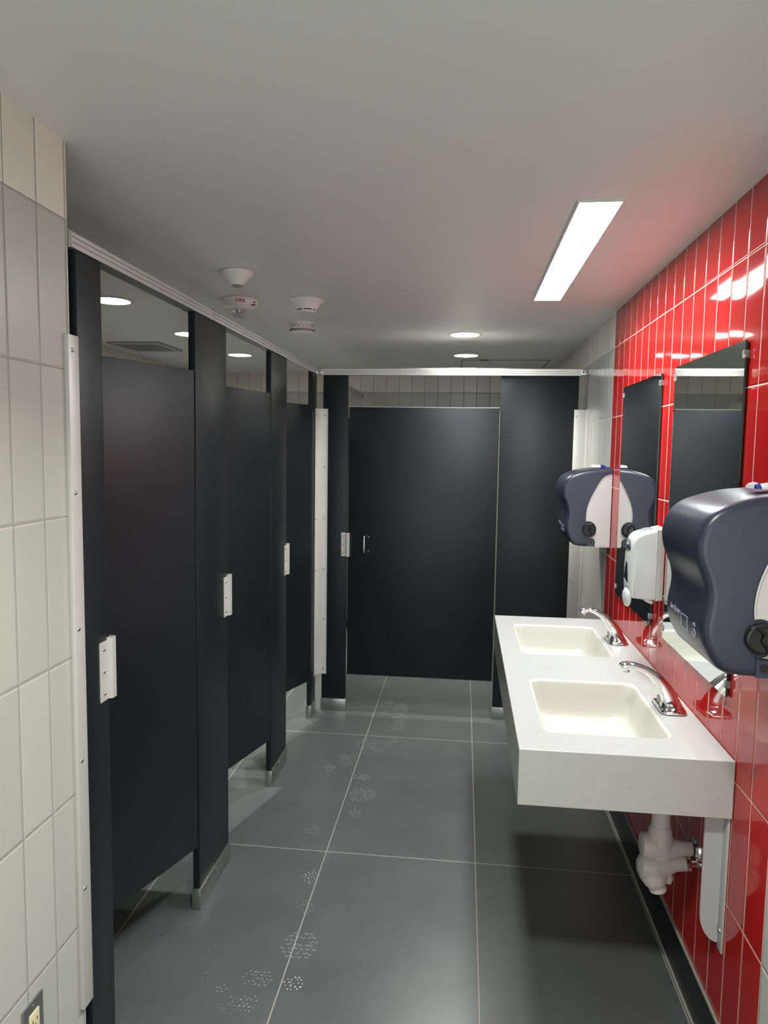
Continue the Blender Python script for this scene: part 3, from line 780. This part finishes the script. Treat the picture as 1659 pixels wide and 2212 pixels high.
# inspection window, top window, lettering
bm = NB(); n = 12; ym = (y0+y1)/2
pw = [(ym-.030, 1.192), (ym+.028, 1.205), (ym+.020, 1.238), (ym+.006, 1.262), (ym-.004, 1.270), (ym-.012, 1.262), (ym-.022, 1.232)]
prism_x(bm, pw, .5955, .6020); obj('window', bm, m_dark, t, smooth=False)
bm = NB(); tube(bm, catmull([(.5975, ym-.034, 1.186), (.597, ym-.012, 1.192), (.597, ym+.010, 1.198), (.5975, ym+.030, 1.203)], 4), .0018, 8); obj('window_rim', bm, m_soap, t)
bm = NB(); tw = [(.632, 1.3755), (.648, 1.3825), (.664, 1.3868), (.680, 1.3888)]
loft(bm, [[(x, ym-wd, z-.001), (x, ym+wd, z-.001), (x, ym+wd*.9, z+.0018), (x, ym-wd*.9, z+.0018)] for (x, z), wd in zip(tw, (.012, .030, .036, .034))]); obj('top_window', bm, m_lens, t)
Mx = Matrix.Translation((.6005, ym-.004, 1.322)) @ Matrix.Rotation(math.radians(4), 4, 'Y') @ Matrix(((0, 0, -1, 0), (-1, 0, 0, 0), (0, 1, 0, 0), (0, 0, 0, 1)))
bm = text_bm('gojo', .032, Mx, .0012, .0012)
tube(bm, [(.6005, ym-.004+.026*math.cos(a), 1.322+.027*math.sin(a)) for a in [PI*(.25+.65*i/12) for i in range(13)]], .0014, 6)
obj('brand_lettering', bm, m_ink, t, smooth=False)

# ------------------------------------------------------------------ under the counter
yc = 2.10
t = thing('drain_pipe', 'off-white wrapped drain trap and valve under the near basin', 'pipe', (.60, yc, .35))
bm = NB()
tube(bm, [(.607, yc, ZB), (.607, yc, .575), (.607, yc, .545)], [.0265, .0265, .030], 20)
obj('tailpiece_cover', bm, m_pvc, t)
bm = NB()
tube(bm, [(.552, yc, .496), (.556, yc, .496), (.562, yc, .496), (.607, yc, .494), (.640, yc, .492), (.665, yc, .494), (.698, yc, .495)], [.030, .036, .038, .042, .031, .0225, .0205], 20)
tube(bm, [(.607, yc, .56), (.607, yc, .50), (.607, yc, .47)], [.030, .041, .040], 20)
obj('valve_cover', bm, m_pvc, t)
bm = NB()
tube(bm, [(.545, yc, .430), (.555, yc, .430), (.585, yc, .428), (.615, yc, .436), (.650, yc, .446), (.682, yc, .449)], [.018, .034, .042, .035, .025, .0235], 20)
tube(bm, [(.588, yc, .44), (.592, yc, .405), (.600, yc, .385)], [.040, .042, .034], 20)
tube(bm, [(.628, yc, .42), (.637, yc, .398), (.634, yc, .385)], [.014, .014, .012], 14)
obj('trap_cover', bm, m_pvc, t)
bm = NB(); tube(bm, [(.598, yc, .392), (.606, yc, .368), (.608, yc, .360), (.609, yc, .356)], [.030, .026, .026, .018], 20); obj('cleanout_plug', bm, m_pvc, t)
bm = NB(); lathe(bm, [(.001, 0), (.032, 0), (.030, .006), (.022, .012), (.001, .012)], (0, 0, 0), 28)
bmesh.ops.transform(bm, matrix=Matrix.Translation((XR, yc, .494)) @ Matrix.Rotation(-PI/2, 4, 'Y'), verts=bm.verts); obj('escutcheon', bm, m_chrome, t)
bm = NB(); cyl(bm, (.682, yc, .449), .0255, .012, 'X', 24); obj('escutcheon', bm, m_chrome, t)
bm = NB(); cyl(bm, (.693, yc, .449), .012, .022, 'X', 16); obj('wall_stub', bm, m_chrome, t)

t = thing('counter_bracket', 'grey steel support bracket with rounded foot under the near end of the counter', 'bracket', (XR, 1.90, .336))
pb = [(.661, ZB), (.661, .43)]+[(.661+.052*(1-math.cos(a)), .43-.082*math.sin(a)) for a in [PI/2*i/8 for i in range(1, 9)]]+[(.7145, .336), (.7145, ZB)]
bm = NB(); prism_y(bm, pb, 1.897, 1.903); obj('web', bm, m_brk, t)
bm = NB(); box(bm, .7085, .7145, 1.868, 1.897, .336, ZB, .001); obj('wall_flange', bm, m_brk, t)
bm = NB(); dome(bm, (.7085, 1.883, .393), .007, .006, '-X'); obj('bolt', bm, m_screw, t)

# ------------------------------------------------------------------ ceiling devices
t = thing('occupancy_sensor', 'round white cone-shaped sensor on the ceiling, nearest of the ceiling devices', 'sensor', (-.893, 2.745, CEIL))
c = (-.893, 2.745, CEIL)
bm = NB(); lathe(bm, [(.055, 0), (.060, -.002), (.061, -.012), (.058, -.016), (.040, -.036), (.026, -.052), (.024, -.054), (.001, -.054)], c); obj('housing', bm, m_devw, t)
bm = NB(); lathe(bm, [(.022, -.0535), (.020, -.0575), (.014, -.060), (.001, -.061)], c, 28); obj('lens', bm, m_lens, t)
c = (-1.052, 3.265, CEIL)
t = thing('fire_strobe', 'round white ceiling fire strobe lettered FIRE with a clear lens', 'fire alarm', c)
prof = [(.078, 0), (.084, -.002), (.085, -.010), (.083, -.020), (.078, -.031), (.072, -.038), (.062, -.042), (.058, -.047), (.001, -.047)]
bm = NB(); lathe(bm, prof, c, 56); hs = obj('housing', bm, m_devw, t)
bm = NB(); lathe(bm, [(.032, -.046), (.033, -.054), (.032, -.068), (.027, -.077), (.014, -.081), (.001, -.0815)], c, 32); obj('lens', bm, m_clear, t)
bm = NB(); cyl(bm, (c[0], c[1], c[2]-.048), .012, -.014, seg=16); box(bm, c[0]-.018, c[0]+.018, c[1]-.003, c[1]+.003, c[2]-.060, c[2]-.050); obj('flash_tube', bm, m_chrome, t)
def wf(co):
    a = -PI/2+.36+co.x/.083          # wraps round the housing, facing the aisle
    dz = -.0185+co.y
    r = .0845-.10*max(0, -dz-.014)+.0006
    return (c[0]+r*math.cos(a), c[1]+r*math.sin(a), c[2]+dz)
bm = text_bm('FIRE', .021, None, 0, .0005, warp=wf); obj('lettering', bm, m_redink, hs, smooth=False)
for a, z in ((-PI/2+1.22, -.018), (-PI/2+1.25, -.030), (-PI/2+1.08, -.032)):
    bm = NB(); r = .085-.12*max(0, -z-.012); x, y = c[0]+r*math.cos(a), c[1]+r*math.sin(a)
    box(bm, -.0005, .002, -.006, .006, -.0025, .0025)
    bmesh.ops.transform(bm, matrix=Matrix.Translation((x, y, c[2]+z)) @ Matrix.Rotation(a, 4, 'Z'), verts=bm.verts); obj('slot', bm, m_dark, hs, smooth=False)
c = (-.737, 3.275, CEIL)
t = thing('smoke_detector', 'round white smoke detector with a flared base, right of the fire strobe', 'smoke detector', c)
bm = NB(); lathe(bm, [(.078, 0), (.082, -.002), (.082, -.005), (.074, -.012), (.062, -.022), (.054, -.033), (.049, -.044), (.047, -.047), (.001, -.047)], c, 56); hs = obj('housing', bm, m_devw, t)
bm = NB(); cyl(bm, (c[0], c[1], c[2]-.047), .042, -.006, seg=40); obj('sensing_slot', bm, m_dark, t)
for k in range(6):
    a = 2*PI*k/6+.35; bm = NB(); box(bm, .040, .0455, -.003, .003, -.054, -.046)
    bmesh.ops.transform(bm, matrix=Matrix.Translation(c) @ Matrix.Rotation(a, 4, 'Z'), verts=bm.verts); obj('slot_rib', bm, m_devw, t, smooth=False)
bm = NB(); lathe(bm, [(.001, -.052), (.045, -.052), (.045, -.056), (.040, -.061), (.028, -.063), (.001, -.063)], c, 48); obj('cap', bm, m_devw, t)
c = (-.893, 3.862, CEIL)
t = thing('alarm_sounder', 'white slotted round alarm on the ceiling, farthest of the four devices', 'alarm', c)
bm = NB(); lathe(bm, [(.060, 0), (.061, -.003), (.061, -.012), (.057, -.016), (.057, -.026), (.066, -.032), (.0675, -.036), (.0675, -.056), (.064, -.060), (.044, -.066), (.001, -.067)], c, 64); hs = obj('housing', bm, m_devw, t)
for k in range(44):
    a = 2*PI*k/44; bm = NB(); box(bm, .0665, .0680, -.0026, .0026, -.053, -.039)
    bmesh.ops.transform(bm, matrix=Matrix.Translation(c) @ Matrix.Rotation(a, 4, 'Z'), verts=bm.verts); obj('vent_slot', bm, m_dark, hs, smooth=False)
for k in range(26):
    a = 2*PI*k/26; bm = NB(); box(bm, .0565, .0580, -.0018, .0018, -.024 if k % 2 else -.021, -.018 if k % 2 else -.014)
    if k % 2 == 0: bmesh.ops.translate(bm, vec=(.0035, 0, .004), verts=bm.verts)
    bmesh.ops.transform(bm, matrix=Matrix.Translation(c) @ Matrix.Rotation(a, 4, 'Z'), verts=bm.verts); obj('sound_hole', bm, m_dark, hs, smooth=False)

# ceiling vent over the stalls
t = thing('ceiling_vent', 'square exhaust grille on the ceiling seen over the nearest stall door', 'vent', (-2.19, 4.73, CEIL))
x0, x1, y0, y1 = -2.365, -2.005, 4.530, 4.935
bm = NB()
for a in ((x0, x1, y0, y0+.045), (x0, x1, y1-.045, y1), (x0, x0+.035, y0+.045, y1-.045), (x1-.035, x1, y0+.045, y1-.045)): box(bm, *a, CEIL-.012, CEIL, .002)
obj('frame', bm, m_vent, t)
bm = NB(); box(bm, x0+.03, x1-.03, y0+.04, y1-.04, CEIL-.002, CEIL-.0005); obj('dark_core', bm, m_ventd, t, smooth=False)
bm = NB()
for i in range(24):
    x = x0+.038+i*(x1-x0-.076)/23; box(bm, x-.002, x+.002, y0+.045, y1-.045, CEIL-.009, CEIL-.002)
obj('grille', bm, m_vent, t, smooth=False)
# access hatch
t = thing('ceiling_hatch', 'flush access hatch in the ceiling beyond the far stall rail', 'access hatch', (.29, 5.7, CEIL))
bm = NB()
for a in ((-.04, .62, 5.47, 5.475), (-.04, .62, 6.05, 6.055), (-.04, -.035, 5.475, 6.05), (.615, .62, 5.475, 6.05)): box(bm, *a, CEIL-.003, CEIL)
obj('frame', bm, m_ventd, t, smooth=False)
bm = NB(); box(bm, -.033, .613, 5.477, 6.048, CEIL-.002, CEIL-.0005); obj('panel', bm, m_ceil, t, smooth=False)
bm = NB(); box(bm, .10, .165, 5.45, 5.482, CEIL-.006, CEIL-.0035); obj('blue_tape', bm, m_blue, t, smooth=False)

# power outlet on the left wall
t = thing('power_outlet', 'ivory power outlet with a grey steel plate low on the left tiled wall', 'outlet', (XL, 1.358, .33))
bm = NB(); box(bm, XL, XL+.005, 1.322, 1.394, .332, .449, .0015); obj('wall_plate', bm, m_plate, t)
bm = NB(); box(bm, XL+.004, XL+.008, 1.341, 1.375, .356, .424, .001); rc = obj('receptacle', bm, m_ivory, t)
bm = NB()
for z in (.405, .372):
    box(bm, XL+.0075, XL+.0086, 1.349, 1.3508, z-.004, z+.004); box(bm, XL+.0075, XL+.0086, 1.364, 1.3658, z-.004, z+.004); box(bm, XL+.0075, XL+.0086, 1.3555, 1.3595, z-.011, z-.008)
obj('slots', bm, m_dark, rc, smooth=False)
for z in (.439, .342):
    bm = NB(); dome(bm, (XL+.005, 1.358, z), .003, .0015, 'X'); obj('screw', bm, m_screw, t)
